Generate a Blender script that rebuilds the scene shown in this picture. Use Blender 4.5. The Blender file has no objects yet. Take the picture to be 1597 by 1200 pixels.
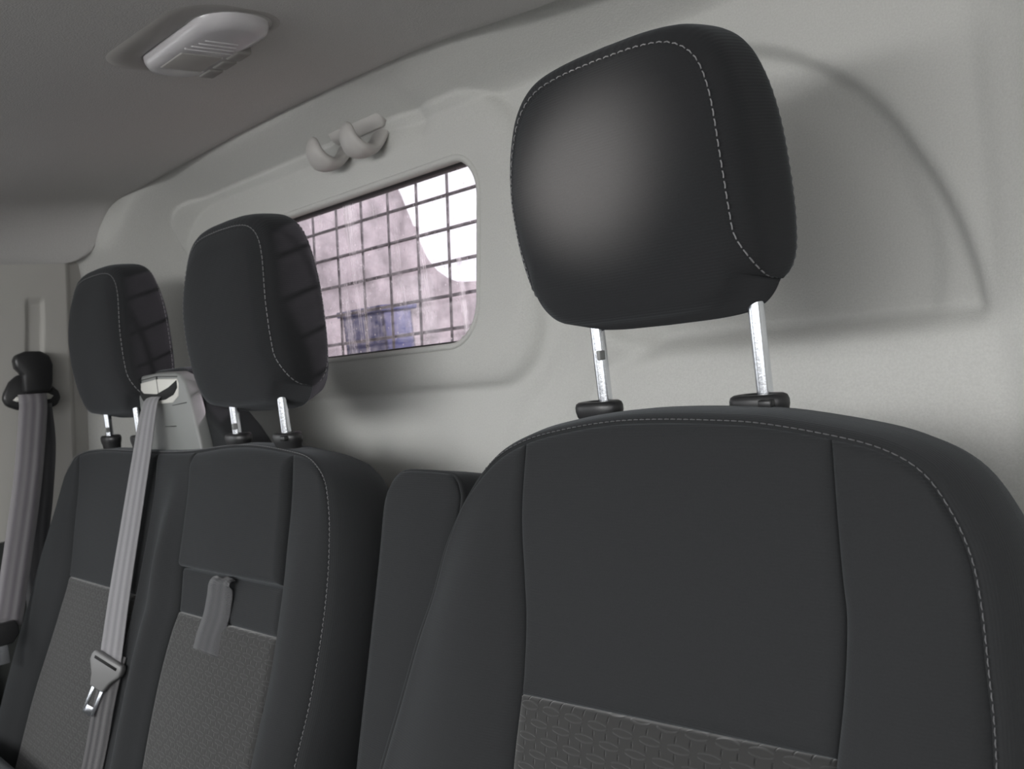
import bpy, bmesh, math
import numpy as np
from mathutils import Vector, Matrix

C = bpy.context.scene.collection
SC = bpy.context.scene
ZC = 1.08            # eye height of the camera above the cab floor; "rel" heights below are measured from it

# ------------------------------------------------------------------ camera
cd = bpy.data.cameras.new('camera'); cam = bpy.data.objects.new('camera', cd); C.objects.link(cam)
RR = [[0.67597, -0.04511, -0.73555], [0.72726, -0.12035, 0.67573], [-0.119, -0.99171, -0.04854]]
cam.matrix_world = Matrix(((RR[0][0], -RR[0][1], -RR[0][2], 0), (RR[1][0], -RR[1][1], -RR[1][2], 0),
                           (RR[2][0], -RR[2][1], -RR[2][2], ZC), (0, 0, 0, 1)))
cd.sensor_width = 36; cd.lens = 36*1500/1597; cd.clip_start = .01
SC.camera = cam
cd.dof.use_dof = True; cd.dof.focus_distance = .86; cd.dof.aperture_fstop = 16
# ------------------------------------------------------------------ world, lamps, exposure
SC.view_settings.view_transform = 'Standard'; SC.view_settings.look = 'None'
SC.view_settings.gamma = 1; SC.view_settings.exposure = -0.32
SC.view_settings.use_curve_mapping = False
w = bpy.data.worlds.new('overcast_sky'); SC.world = w; w.use_nodes = True
nt = w.node_tree; nt.nodes.clear()
tc = nt.nodes.new('ShaderNodeTexCoord'); sx = nt.nodes.new('ShaderNodeSeparateXYZ')
cr = nt.nodes.new('ShaderNodeValToRGB'); bg = nt.nodes.new('ShaderNodeBackground'); wo = nt.nodes.new('ShaderNodeOutputWorld')
mr = nt.nodes.new('ShaderNodeMapRange'); mr.inputs[1].default_value = -1; mr.inputs[2].default_value = 1
nt.links.new(tc.outputs['Generated'], sx.inputs[0]); nt.links.new(sx.outputs[2], mr.inputs[0])
nt.links.new(mr.outputs[0], cr.inputs[0]); nt.links.new(cr.outputs[0], bg.inputs[0]); nt.links.new(bg.outputs[0], wo.inputs[0])
e = cr.color_ramp.elements
e[0].position = .0; e[0].color = (.28, .28, .284, 1)
e[1].position = 1; e[1].color = (1, 1, 1.02, 1)
a = e.new(.48); a.color = (.33, .33, .334, 1)
a = e.new(.53); a.color = (.75, .77, .80, 1)
bg.inputs[1].default_value = 2.3

def area(name, loc, target, sx_, sy_, power, col=(1, 1, 1)):
    l = bpy.data.lights.new(name, 'AREA'); l.shape = 'RECTANGLE'; l.size = sx_; l.size_y = sy_; l.energy = power; l.color = col
    o = bpy.data.objects.new(name, l); C.objects.link(o); o.location = loc
    d = Vector(target)-Vector(loc); o.rotation_euler = d.to_track_quat('-Z', 'Y').to_euler()
    return o
area('windscreen_daylight', (-.60, -1.12, ZC+.47), (-1.0, .9, ZC-.25), 2.0, .62, 72, (1, 1, .985))
area('driver_door_daylight', (.35, -.25, ZC+.18), (-1.3, .75, ZC-.30), .9, .5, 4.5, (1, .99, .98))
area('passenger_window_daylight', (-2.3, -.25, ZC+.1), (-.9, .8, ZC-.2), .8, .45, 2, (.95, .98, 1))
area('cargo_bay_daylight', (-1.0, 3.2, ZC+.3), (-1.6, 1.2, ZC+.1), 1.5, .9, 12, (1, .97, .98))
spot = bpy.data.lights.new('headrest_patch_spot', 'SPOT'); spot.energy = 600; spot.spot_size = math.radians(6.2); spot.spot_blend = 1; spot.shadow_soft_size = .03; spot.color = (1, .93, .86)  # spot added to make the bright patch on the driver's headrest; no mirror stands there
so = bpy.data.objects.new('headrest_patch_spot', spot); C.objects.link(so); so.location = (-1.25, -.75, ZC-.05)
so.rotation_euler = (Vector((-.540, .61, ZC+.130))-Vector(so.location)).to_track_quat('-Z', 'Y').to_euler()
area('rear_door_sun', (-.15, 2.7, ZC+.72), (-1.2, .7, ZC+.02), .04, .04, 75, (1, .93, .97))

# ------------------------------------------------------------------ materials
def mat(name, col, rough=.6, metal=0, sheen=0, spec=.5, bump=None, noise=None):
    m = bpy.data.materials.new(name); m.use_nodes = True; n = m.node_tree; b = n.nodes['Principled BSDF']
    b.inputs['Base Color'].default_value = (*col, 1); b.inputs['Roughness'].default_value = rough
    b.inputs['Metallic'].default_value = metal; b.inputs['Specular IOR Level'].default_value = spec
    if sheen: b.inputs['Sheen Weight'].default_value = sheen; b.inputs['Sheen Roughness'].default_value = .5
    t = n.nodes.new('ShaderNodeTexCoord')
    if bump:
        z = n.nodes.new('ShaderNodeTexNoise'); z.inputs['Scale'].default_value = bump[0]; z.inputs['Detail'].default_value = 4
        n.links.new(t.outputs['Object'], z.inputs['Vector'])
        u = n.nodes.new('ShaderNodeBump'); u.inputs['Strength'].default_value = bump[1]; u.inputs['Distance'].default_value = .001
        n.links.new(z.outputs[0], u.inputs['Height']); n.links.new(u.outputs[0], b.inputs['Normal'])
    if noise:
        z = n.nodes.new('ShaderNodeTexNoise'); z.inputs['Scale'].default_value = noise[0]; z.inputs['Detail'].default_value = 5
        n.links.new(t.outputs['Object'], z.inputs['Vector'])
        r = n.nodes.new('ShaderNodeMapRange'); r.inputs[1].default_value = .3; r.inputs[2].default_value = .7
        r.inputs[3].default_value = 1-noise[1]; r.inputs[4].default_value = 1+noise[1]
        n.links.new(z.outputs[0], r.inputs[0])
        x = n.nodes.new('ShaderNodeVectorMath'); x.operation = 'SCALE'; x.inputs[0].default_value = col
        n.links.new(r.outputs[0], x.inputs['Scale']); n.links.new(x.outputs[0], b.inputs['Base Color'])
    return m

def knit(name, col, fine=True):
    """plain knitted seat cloth: fine horizontal ribs from the UV map (metres)"""
    m = mat(name, col, .9, sheen=.12, spec=.2, noise=(800, .08)); n = m.node_tree; b = n.nodes['Principled BSDF']
    b.inputs['Sheen Tint'].default_value = (.75, .8, .85, 1)
    t = n.nodes.new('ShaderNodeUVMap'); wv = n.nodes.new('ShaderNodeTexWave'); wv.bands_direction = 'Y'
    wv.inputs['Scale'].default_value = 130; wv.inputs['Distortion'].default_value = .6
    n.links.new(t.outputs[0], wv.inputs[0])
    z = n.nodes.new('ShaderNodeTexNoise'); z.inputs['Scale'].default_value = 900; n.links.new(t.outputs[0], z.inputs[0])
    ad = n.nodes.new('ShaderNodeMath'); n.links.new(wv.outputs[1], ad.inputs[0]); n.links.new(z.outputs[0], ad.inputs[1])
    u = n.nodes.new('ShaderNodeBump'); u.inputs['Strength'].default_value = .28; u.inputs['Distance'].default_value = .0005
    n.links.new(ad.outputs[0], u.inputs['Height']); n.links.new(u.outputs[0], b.inputs['Normal'])
    return m

def woven(name, col, light, dark):
    """woven basket cloth: rows of outlined ovals and upright dark dashes"""
    m = mat(name, col, .85, sheen=.3, spec=.25); n = m.node_tree; b = n.nodes['Principled BSDF']
    t = n.nodes.new('ShaderNodeUVMap')
    sp = n.nodes.new('ShaderNodeSeparateXYZ'); n.links.new(t.outputs[0], sp.inputs[0])
    def op(kind, a_, b_=None, clamp=False):
        k = n.nodes.new('ShaderNodeMath'); k.operation = kind; k.use_clamp = clamp
        for q, v in enumerate((a_, b_)):
            if v is None: continue
            if isinstance(v, (int, float)): k.inputs[q].default_value = v
            else: n.links.new(v, k.inputs[q])
        return k.outputs[0]
    def near(x, c_, w_):      # soft 1 near c_
        return op('SUBTRACT', 1.0, op('DIVIDE', op('ABSOLUTE', op('SUBTRACT', x, c_)), w_), True)
    zr = op('DIVIDE', sp.outputs[1], .0125); row = op('FLOOR', zr); fz = op('FRACT', zr)
    fu = op('FRACT', op('ADD', op('DIVIDE', sp.outputs[0], .0275), op('MULTIPLY', row, .5)))
    fd = op('FRACT', op('DIVIDE', sp.outputs[0], .01375))
    bow = op('MULTIPLY', op('POWER', op('ABSOLUTE', op('SUBTRACT', fu, .4)), 2.0), .9)
    inseg = op('SUBTRACT', 1.0, op('MULTIPLY', op('SUBTRACT', op('ABSOLUTE', op('SUBTRACT', fu, .4)), .33), 14.0), True)
    lines = op('MAXIMUM', near(fz, op('ADD', bow, .06), .07), near(fz, op('SUBTRACT', .50, bow), .07))
    lightf = op('MULTIPLY', lines, inseg)
    darkf = op('MULTIPLY', near(fd, .5, .09), near(fz, .76, .26))
    darkf = op('MULTIPLY', darkf, 1.6, True)
    m1 = n.nodes.new('ShaderNodeMix'); m1.data_type = 'RGBA'; m1.inputs[6].default_value = (*col, 1); m1.inputs[7].default_value = (*dark, 1)
    n.links.new(darkf, m1.inputs[0])
    m2 = n.nodes.new('ShaderNodeMix'); m2.data_type = 'RGBA'; m2.inputs[7].default_value = (*light, 1)
    n.links.new(lightf, m2.inputs[0]); n.links.new(m1.outputs[2], m2.inputs[6])
    n.links.new(m2.outputs[2], b.inputs['Base Color'])
    u = n.nodes.new('ShaderNodeBump'); u.inputs['Strength'].default_value = .6; u.inputs['Distance'].default_value = .001
    n.links.new(op('SUBTRACT', lightf, darkf), u.inputs['Height']); n.links.new(u.outputs[0], b.inputs['Normal'])
    return m

def webbing_mat(name, col, lightcol):
    m = mat(name, col, .5, sheen=.2, spec=.5); n = m.node_tree; b = n.nodes['Principled BSDF']
    t = n.nodes.new('ShaderNodeUVMap'); wv = n.nodes.new('ShaderNodeTexWave'); wv.bands_direction = 'X'
    wv.inputs['Scale'].default_value = 22; n.links.new(t.outputs[0], wv.inputs[0])
    mx = n.nodes.new('ShaderNodeMix'); mx.data_type = 'RGBA'; mx.inputs[6].default_value = (*col, 1); mx.inputs[7].default_value = (*lightcol, 1)
    n.links.new(wv.outputs[1], mx.inputs[0]); n.links.new(mx.outputs[2], b.inputs['Base Color'])
    w2 = n.nodes.new('ShaderNodeTexWave'); w2.bands_direction = 'Y'; w2.inputs['Scale'].default_value = 160
    n.links.new(t.outputs[0], w2.inputs[0])
    ad = n.nodes.new('ShaderNodeMath'); n.links.new(wv.outputs[1], ad.inputs[0]); n.links.new(w2.outputs[1], ad.inputs[1])
    u = n.nodes.new('ShaderNodeBump'); u.inputs['Strength'].default_value = .5; u.inputs['Distance'].default_value = .0007
    n.links.new(ad.outputs[0], u.inputs['Height']); n.links.new(u.outputs[0], b.inputs['Normal'])
    return m

M = {}
M['liner'] = mat('felt_wall_liner', (.55, .55, .53), .95, sheen=.1, spec=.1, bump=(420, .5), noise=(500, .05))
M['headliner'] = mat('headliner_cloth', (.56, .55, .54), .95, spec=.1, bump=(500, .5), noise=(600, .06))
M['trim'] = mat('pillar_plastic', (.44, .43, .405), .6, spec=.35, bump=(700, .2))
M['darktrim'] = mat('dark_lower_trim', (.035, .038, .036), .6)
M['cloth'] = knit('charcoal_knit', (.0180, .0188, .0198))
M['cloth_head'] = knit('headrest_knit', (.0165, .017, .0182))
M['woven'] = woven('woven_panel', (.023, .0228, .0225), (.038, .038, .038), (.006, .006, .006))
M['stitch'] = mat('grey_thread', (.20, .20, .205), .8)
M['stitch_dark'] = mat('dark_thread', (.11, .11, .115), .8)
M['chrome'] = mat('zinc_steel', (.78, .80, .84), .22, metal=1, bump=(300, .1))
M['black'] = mat('black_plastic', (.018, .018, .019), .38)
M['blackmatt'] = mat('black_matt', (.006, .006, .006), .8)
M['grey'] = mat('grey_plastic', (.20, .205, .20), .45, bump=(700, .15))
M['greylight'] = mat('pale_plastic', (.62, .61, .57), .5)
M['tongue'] = mat('grey_tongue_plastic', (.16, .16, .16), .45)
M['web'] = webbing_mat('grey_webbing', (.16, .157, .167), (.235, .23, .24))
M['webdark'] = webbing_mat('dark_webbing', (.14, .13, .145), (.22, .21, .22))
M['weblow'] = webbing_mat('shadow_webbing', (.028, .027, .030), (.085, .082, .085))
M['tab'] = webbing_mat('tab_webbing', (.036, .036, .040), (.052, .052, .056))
M['lampbezel'] = mat('lamp_bezel_plastic', (.40, .385, .37), .5)
M['hook'] = mat('hook_plastic', (.48, .465, .45), .45)
M['wire'] = mat('guard_wire', (.05, .048, .052), .5, metal=.3)
M['seal'] = mat('window_seal', (.02, .02, .02), .6)
M['button'] = mat('lamp_button', (.24, .23, .22), .5)
M['blue'] = mat('blue_crate_plastic', (.02, .035, .16), .5)
M['cargo'] = mat('painted_cargo_panel', (.34, .325, .335), .6, noise=(16, .5))
M['floor'] = mat('rubber_floor', (.03, .03, .03), .7, bump=(200, .5))
M['wood'] = mat('plywood', (.30, .22, .15), .7, noise=(12, .25))
m = mat('lamp_lens_plastic', (.74, .72, .74), .18); M['lens'] = m
b = m.node_tree.nodes['Principled BSDF']; b.inputs['Transmission Weight'].default_value = .35; b.inputs['IOR'].default_value = 1.4
# dirty glass: clear pane, milky film, runs and specks
m = bpy.data.materials.new('dirty_glass'); m.use_nodes = True; n = m.node_tree; n.nodes.clear(); M['glass'] = m
out = n.nodes.new('ShaderNodeOutputMaterial'); tr = n.nodes.new('ShaderNodeBsdfTransparent'); gl = n.nodes.new('ShaderNodeBsdfGlossy')
gl.inputs['Roughness'].default_value = .03; tr.inputs[0].default_value = (.95, .92, .95, 1)
mx = n.nodes.new('ShaderNodeMixShader')
mx.inputs[0].default_value = .02; n.links.new(tr.outputs[0], mx.inputs[1]); n.links.new(gl.outputs[0], mx.inputs[2])
tl = n.nodes.new('ShaderNodeBsdfTranslucent'); tl.inputs[0].default_value = (.95, .92, .95, 1)
df = n.nodes.new('ShaderNodeBsdfDiffuse'); df.inputs[0].default_value = (.85, .82, .85, 1); am = n.nodes.new('ShaderNodeMixShader')
am.inputs[0].default_value = .5; n.links.new(tl.outputs[0], am.inputs[1]); n.links.new(df.outputs[0], am.inputs[2])
t = n.nodes.new('ShaderNodeTexCoord'); mp = n.nodes.new('ShaderNodeMapping'); mp.inputs['Scale'].default_value = (34, 1, 1.6)
n.links.new(t.outputs['Object'], mp.inputs[0])
z1 = n.nodes.new('ShaderNodeTexNoise'); z1.inputs['Scale'].default_value = 1.6; z1.inputs['Detail'].default_value = 3; n.links.new(mp.outputs[0], z1.inputs[0])
r1 = n.nodes.new('ShaderNodeMapRange'); r1.inputs[1].default_value = .60; r1.inputs[2].default_value = .74; r1.inputs[4].default_value = .45
n.links.new(z1.outputs[0], r1.inputs[0])
vo = n.nodes.new('ShaderNodeTexVoronoi'); vo.inputs['Scale'].default_value = 75; n.links.new(t.outputs['Object'], vo.inputs[0])
r2 = n.nodes.new('ShaderNodeMapRange'); r2.inputs[1].default_value = .17; r2.inputs[2].default_value = .05; r2.inputs[3].default_value = 0; r2.inputs[4].default_value = .4
n.links.new(vo.outputs[0], r2.inputs[0])
z3 = n.nodes.new('ShaderNodeTexNoise'); z3.inputs['Scale'].default_value = 90; z3.inputs['Detail'].default_value = 6; n.links.new(t.outputs['Object'], z3.inputs[0])
r3 = n.nodes.new('ShaderNodeMapRange'); r3.inputs[1].default_value = .35; r3.inputs[2].default_value = .75; r3.inputs[3].default_value = .02; r3.inputs[4].default_value = .20
n.links.new(z3.outputs[0], r3.inputs[0])
s1 = n.nodes.new('ShaderNodeMath'); n.links.new(r1.outputs[0], s1.inputs[0]); n.links.new(r2.outputs[0], s1.inputs[1])
s2 = n.nodes.new('ShaderNodeMath'); s2.use_clamp = True; n.links.new(s1.outputs[0], s2.inputs[0]); n.links.new(r3.outputs[0], s2.inputs[1])
fm = n.nodes.new('ShaderNodeMixShader'); n.links.new(s2.outputs[0], fm.inputs[0]); n.links.new(mx.outputs[0], fm.inputs[1]); n.links.new(am.outputs[0], fm.inputs[2])
n.links.new(fm.outputs[0], out.inputs[0])

# ------------------------------------------------------------------ helpers
def link(name, me, material, parent=None, smooth=True):
    me.materials.append(material)
    if smooth:
        me.polygons.foreach_set('use_smooth', [True]*len(me.polygons))
    o = bpy.data.objects.new(name, me); C.objects.link(o)
    if parent is not None:
        o.parent = parent
        o.matrix_parent_inverse = Matrix.Translation(-Vector(wloc(parent)))
    return o

def wloc(o):
    v = Vector(o.location)
    return v if o.parent is None else v      # children all keep world coordinates through their parent inverse

def link_part(name, me, material, parent, smooth=True):
    """a mesh given in world coordinates, stored relative to the thing's origin"""
    root = parent
    while root.parent is not None: root = root.parent
    me.transform(Matrix.Translation(-root.location))
    me.materials.append(material)
    if smooth: me.polygons.foreach_set('use_smooth', [True]*len(me.polygons))
    o = bpy.data.objects.new(name, me); C.objects.link(o); o.parent = parent
    return o

def empty(name, loc, label, cat, group=None):
    o = bpy.data.objects.new(name, None); C.objects.link(o); o.location = loc; o.empty_display_size = .05
    o['label'] = label; o['category'] = cat
    if group: o['group'] = group
    return o

def struct(o): o['kind'] = 'structure'; return o

def pyd(name, verts, faces, uvs=None):
    me = bpy.data.meshes.new(name); me.from_pydata([tuple(map(float, v)) for v in verts], [], faces)
    if uvs is not None:
        uv = me.uv_layers.new(name='UVMap'); li = np.zeros(len(me.loops), dtype=np.int32); me.loops.foreach_get('vertex_index', li)
        uv.data.foreach_set('uv', np.asarray(uvs, dtype=np.float32)[li].ravel())
    me.update(); return me

def gridmesh(name, P, uv=None, closed=False, flip=False):
    n_, m_ = P.shape[:2]; V = P.reshape(-1, 3); F = []
    for i in range(n_ if closed else n_-1):
        for j in range(m_-1):
            i2 = (i+1) % n_; q = (i*m_+j, i2*m_+j, i2*m_+j+1, i*m_+j+1)
            F.append(q[::-1] if flip else q)
    return pyd(name, V, F, None if uv is None else uv.reshape(-1, 2))

def fixn(me):
    bm = bmesh.new(); bm.from_mesh(me); bmesh.ops.remove_doubles(bm, verts=bm.verts, dist=1e-6)
    bmesh.ops.recalc_face_normals(bm, faces=bm.faces); bm.to_mesh(me); bm.free(); return me

def smooth_curve(p, n=8, it=1):
    """Catmull-Rom through the points"""
    p = np.asarray(p, float); q = np.vstack([2*p[0]-p[1], p, 2*p[-1]-p[-2]]); o = []
    for i in range(1, len(q)-2):
        for t_ in np.linspace(0, 1, n, endpoint=False):
            a_, b_, c_, d_ = q[i-1], q[i], q[i+1], q[i+2]
            o.append(.5*((2*b_)+(c_-a_)*t_+(2*a_-5*b_+4*c_-d_)*t_**2+(-a_+3*b_-3*c_+d_)*t_**3))
    o.append(p[-1]); return np.array(o)

def relax(p, it=3):
    p = np.array(p, float)
    for _ in range(it): p[1:-1] = .25*p[:-2]+.5*p[1:-1]+.25*p[2:]
    return p

def arc_sample(p, s):
    p = np.asarray(p, float); d = np.r_[0, np.cumsum(np.linalg.norm(np.diff(p, axis=0), axis=1))]; d /= d[-1]
    return np.stack([np.interp(s, d, p[:, k]) for k in range(p.shape[1])], -1)

def clen(p): return float(np.linalg.norm(np.diff(np.asarray(p, float), axis=0), axis=1).sum())

def coons(cb, ct, cl, crr, a, b_):
    """cb bottom, ct top (left to right), cl left, crr right (bottom to top)"""
    B = arc_sample(cb, a); T = arc_sample(ct, a); L = arc_sample(cl, b_); R = arc_sample(crr, b_)
    A_, B_ = a[:, None, None], b_[None, :, None]
    return ((1-B_)*B[:, None]+B_*T[:, None]+(1-A_)*L[None]+A_*R[None]
            - ((1-A_)*(1-B_)*B[0]+A_*(1-B_)*B[-1]+(1-A_)*B_*T[0]+A_*B_*T[-1]))

def tube_mesh(name, path, r, seg=12, caps=True, ry=None):
    P = np.asarray(path, float); n_ = len(P); r = np.broadcast_to(np.asarray(r, float), (n_,)); ry = r if ry is None else np.broadcast_to(np.asarray(ry, float), (n_,))
    T = np.gradient(P, axis=0); T /= np.linalg.norm(T, axis=1)[:, None]
    up = np.array([1., 0, 0]) if abs(T[:, 0]).mean() < .7 else np.array([0, 0, 1.])
    rings = []
    for i in range(n_):
        a_ = up-np.dot(up, T[i])*T[i]; a_ /= np.linalg.norm(a_); c_ = np.cross(T[i], a_)
        th = np.arange(seg)*2*math.pi/seg
        rings.append(P[i]+np.outer(np.cos(th), a_)*r[i]+np.outer(np.sin(th), c_)*ry[i])
    V = np.vstack(rings); F = []
    for i in range(n_-1):
        for k in range(seg):
            F.append((i*seg+k, i*seg+(k+1) % seg, (i+1)*seg+(k+1) % seg, (i+1)*seg+k))
    if caps: F += [tuple(range(seg))[::-1], tuple((n_-1)*seg+k for k in range(seg))]
    return fixn(pyd(name, V, F))

def ribbon_mesh(name, path, wdir, width, th=.0016):
    """webbing: a thin strip with real thickness; UV x across, y along"""
    P = np.asarray(path, float); n_ = len(P); W = np.broadcast_to(np.asarray(wdir, float), (n_, 3)).copy()
    T = np.gradient(P, axis=0); T /= np.linalg.norm(T, axis=1)[:, None]
    W -= (W*T).sum(1)[:, None]*T; W /= np.linalg.norm(W, axis=1)[:, None]; N = np.cross(T, W)
    d = np.r_[0, np.cumsum(np.linalg.norm(np.diff(P, axis=0), axis=1))]
    width = np.broadcast_to(width, (n_,))
    sec = [(-.5, -.3), (-.49, .5), (-.16, .62), (0, .5), (.16, .62), (.49, .5), (.5, -.3), (0, -.6)]
    V = []; U = []
    for i in range(n_):
        for (a_, b_) in sec:
            V.append(P[i]+W[i]*a_*width[i]+N[i]*b_*th); U.append((a_*width[i]/width[i]*.048, d[i]))
    s = len(sec); F = [(i*s+k, i*s+(k+1) % s, (i+1)*s+(k+1) % s, (i+1)*s+k) for i in range(n_-1) for k in range(s)]
    F += [tuple(range(s))[::-1], tuple((n_-1)*s+k for k in range(s))]
    return pyd(name, V, F, U)

def box_bm(bm, lo, hi, bev=.003, seg=2, mtx=None):
    lo = Vector(lo); hi = Vector(hi); r = bmesh.ops.create_cube(bm, size=1)
    vs = r['verts']
    for v in vs: v.co = Vector(((lo[k]+hi[k])/2+v.co[k]*(hi[k]-lo[k]) for k in range(3)))
    if bev:
        es = list({e_ for v in vs for e_ in v.link_edges})
        r2 = bmesh.ops.bevel(bm, geom=es, offset=bev, segments=seg, affect='EDGES', profile=.5)
        vs = list({v for v in r2['verts']} | {v for v in vs if v.is_valid})
    if mtx is not None:
        for v in vs: v.co = mtx @ v.co

def box_mesh(name, lo, hi, bev=.003, seg=2, mtx=None):
    bm = bmesh.new(); box_bm(bm, lo, hi, bev, seg, mtx); me = bpy.data.meshes.new(name); bm.to_mesh(me); bm.free(); return me

def prism_mesh(name, poly, origin, u, v, n_, depth, bev=.002, seg=2):
    """polygon (u,v) extruded along n by depth, edges rounded"""
    bm = bmesh.new(); o = Vector(origin); u = Vector(u); v = Vector(v); n_ = Vector(n_)
    a_ = [bm.verts.new(o+u*p[0]+v*p[1]) for p in poly]
    f = bm.faces.new(a_); r = bmesh.ops.extrude_face_region(bm, geom=[f])
    for x in r['geom']:
        if isinstance(x, bmesh.types.BMVert): x.co += n_*depth
    bmesh.ops.recalc_face_normals(bm, faces=bm.faces)
    if bev: bmesh.ops.bevel(bm, geom=[e_ for e_ in bm.edges if e_.calc_face_angle(0) > .6], offset=bev, segments=seg, affect='EDGES', profile=.5)
    me = bpy.data.meshes.new(name); bm.to_mesh(me); bm.free(); return me

def rrect(w_, h_, r, n_=6):
    o = []
    for cx, cy, a0 in ((w_/2-r, h_/2-r, 0), (-w_/2+r, h_/2-r, 90), (-w_/2+r, -h_/2+r, 180), (w_/2-r, -h_/2+r, 270)):
        for k in range(n_+1):
            t_ = math.radians(a0+90*k/n_); o.append((cx+r*math.cos(t_), cy+r*math.sin(t_)))
    return o

def sstep(x): x = np.clip(x, 0, 1); return x*x*(3-2*x)

def poly_sdf(X, Z, poly, closed=True):
    """signed distance (negative inside) or distance to an open polyline"""
    p = np.asarray(poly, float); q = np.roll(p, -1, 0) if closed else p[1:]; p0 = p if closed else p[:-1]
    d = np.full(X.shape, 1e9); ins = np.zeros(X.shape, bool)
    for a_, b_ in zip(p0, q):
        e_ = b_-a_; t_ = np.clip(((X-a_[0])*e_[0]+(Z-a_[1])*e_[1])/(e_@e_+1e-12), 0, 1)
        d = np.minimum(d, np.hypot(X-a_[0]-t_*e_[0], Z-a_[1]-t_*e_[1]))
        if closed and a_[1] != b_[1]:
            c_ = ((a_[1] > Z) != (b_[1] > Z)) & (X < (b_[0]-a_[0])*(Z-a_[1])/(b_[1]-a_[1])+a_[0]); ins ^= c_
    return np.where(ins, -d, d) if closed else d

# ------------------------------------------------------------------ the shell
WIN = (-1.60, -.990, .0, .257, .058)     # window opening x0,x1,z0,z1,r (rel heights)
def win_sdf(X, Z, grow=0):
    X = X+.19*(.2-Z)      # the frame's uprights lean a little
    x0, x1, z0, z1, r = WIN; cx, cz = (x0+x1)/2, (z0+z1)/2
    qx = np.abs(X-cx)-(x1-x0)/2-grow+r; qz = np.abs(Z-cz)-(z1-z0)/2-grow+r
    return np.hypot(np.maximum(qx, 0), np.maximum(qz, 0))+np.minimum(np.maximum(qx, qz), 0)-r
ARCH = smooth_curve([(-.346, -.036), (-.344, .0), (-.360, .065), (-.386, .123), (-.423, .185), (-.477, .237), (-.552, .279), (-.63, .293), (-.70, .283), (-.765, .25), (-.812, .19), (-.835, .11), (-.835, .03), (-.80, -.022), (-.74, -.036)], 6)
ARCHIN = smooth_curve([(-.400, -.045), (-.384, -.01), (-.378, .03), (-.390, .089), (-.421, .157), (-.487, .226), (-.551, .252), (-.63, .262), (-.70, .248), (-.76, .20), (-.795, .12), (-.79, .02), (-.75, -.045)], 6)
CREASE1 = smooth_curve([(-.74, -.036), (-.809, -.052), (-.848, -.087), (-.904, -.146), (-.95, -.23), (-.97, -.4)], 6)
CREASE2 = smooth_curve([(-.845, .12), (-.862, .03), (-.871, -.019), (-.90, -.05), (-.943, -.084), (-.989, -.127), (-1.03, -.20), (-1.05, -.4)], 6)
EDGE0 = [(-2.016, .655, .252), (-2.010, .70, .256), (-2.003, .732, .276), (-1.992, .753, .328), (-1.956, .77, .364), (-1.87, .782, .373), (-1.77, .79, .379),
                     (-1.424, .80, .390), (-.989, .80, .383), (-.723, .80, .361), (-.45, .80, .355), (-.1, .78, .35), (.2, .78, .35)]
EDGE = relax(smooth_curve(EDGE0, 14), 6)
def wallY(X, Z):
    X = np.asarray(X, float); Z = np.asarray(Z, float); Y = np.full(X.shape, .90)
    # recess round the window
    x0, x1, z0, z1, r = -1.93, -.905, -.066, .345, .11; cx, cz = (x0+x1)/2, (z0+z1)/2
    qx = np.abs(X-cx)-(x1-x0)/2+r; qz = np.abs(Z-cz)-(z1-z0)/2+r
    d = np.hypot(np.maximum(qx, 0), np.maximum(qz, 0))+np.minimum(np.maximum(qx, qz), 0)-r
    t = np.clip(-d/.050, 0, 1); Y -= .024*np.sqrt(1-(1-t)**2)-.012
    # driver's arched recess with its inner step
    d = poly_sdf(X, Z, ARCH); Y += .020*sstep(-d/.020)-.006*sstep(1-d/.06)*(d > -.01)*0
    d = poly_sdf(X, Z, ARCHIN); Y += .008*sstep(-d/.030)
    # ledge under it
    Y -= .007*sstep((-.030-Z)/.02)*sstep((X+.80)/.05)
    Y += .010*np.exp(-((Z+.026)/.013)**2)*sstep((X+.80)/.06)*sstep((-.335-X)/.03)
    # creases running down between the two recesses
    Y += .009*np.exp(-(poly_sdf(X, Z, CREASE1, False)/.014)**2)
    Y += .007*np.exp(-(poly_sdf(X, Z, CREASE2, False)/.014)**2)
    # right flank coming forward to the door pillar
    xc = -.340+.10*np.clip(-.03-Z, 0, .3)
    Y -= .45*np.maximum(0, X-xc)+.25*np.maximum(0, X+.30)
    # cove that sweeps from the flat wall up to the headliner and forward to the pillar trim
    xq = X+.21*(.26-Z); rr0 = .15; qx = -1.935+rr0-xq; qz = Z-.325+rr0
    d = np.hypot(np.maximum(qx, 0), np.maximum(qz, 0))+np.minimum(np.maximum(qx, qz), 0)-rr0
    d = np.clip(d, 0, .125); Y -= 1.35*(d-.006*(1-np.exp(-d/.006)))+7.5*d*d
    # hook dent
    Y += .014*np.exp(-((X+1.105)/.022)**2-((Z-.335)/.03)**2)
    e_ = relax(smooth_curve(EDGE0, 14), 40); yE = np.interp(X, e_[:, 0], e_[:, 1]); k = sstep((Z-.22)/.05)
    sm = yE+.002+.014*np.logaddexp(0, (Y-yE-.002)/.014); Y = Y*(1-k)+sm*k
    return Y
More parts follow.
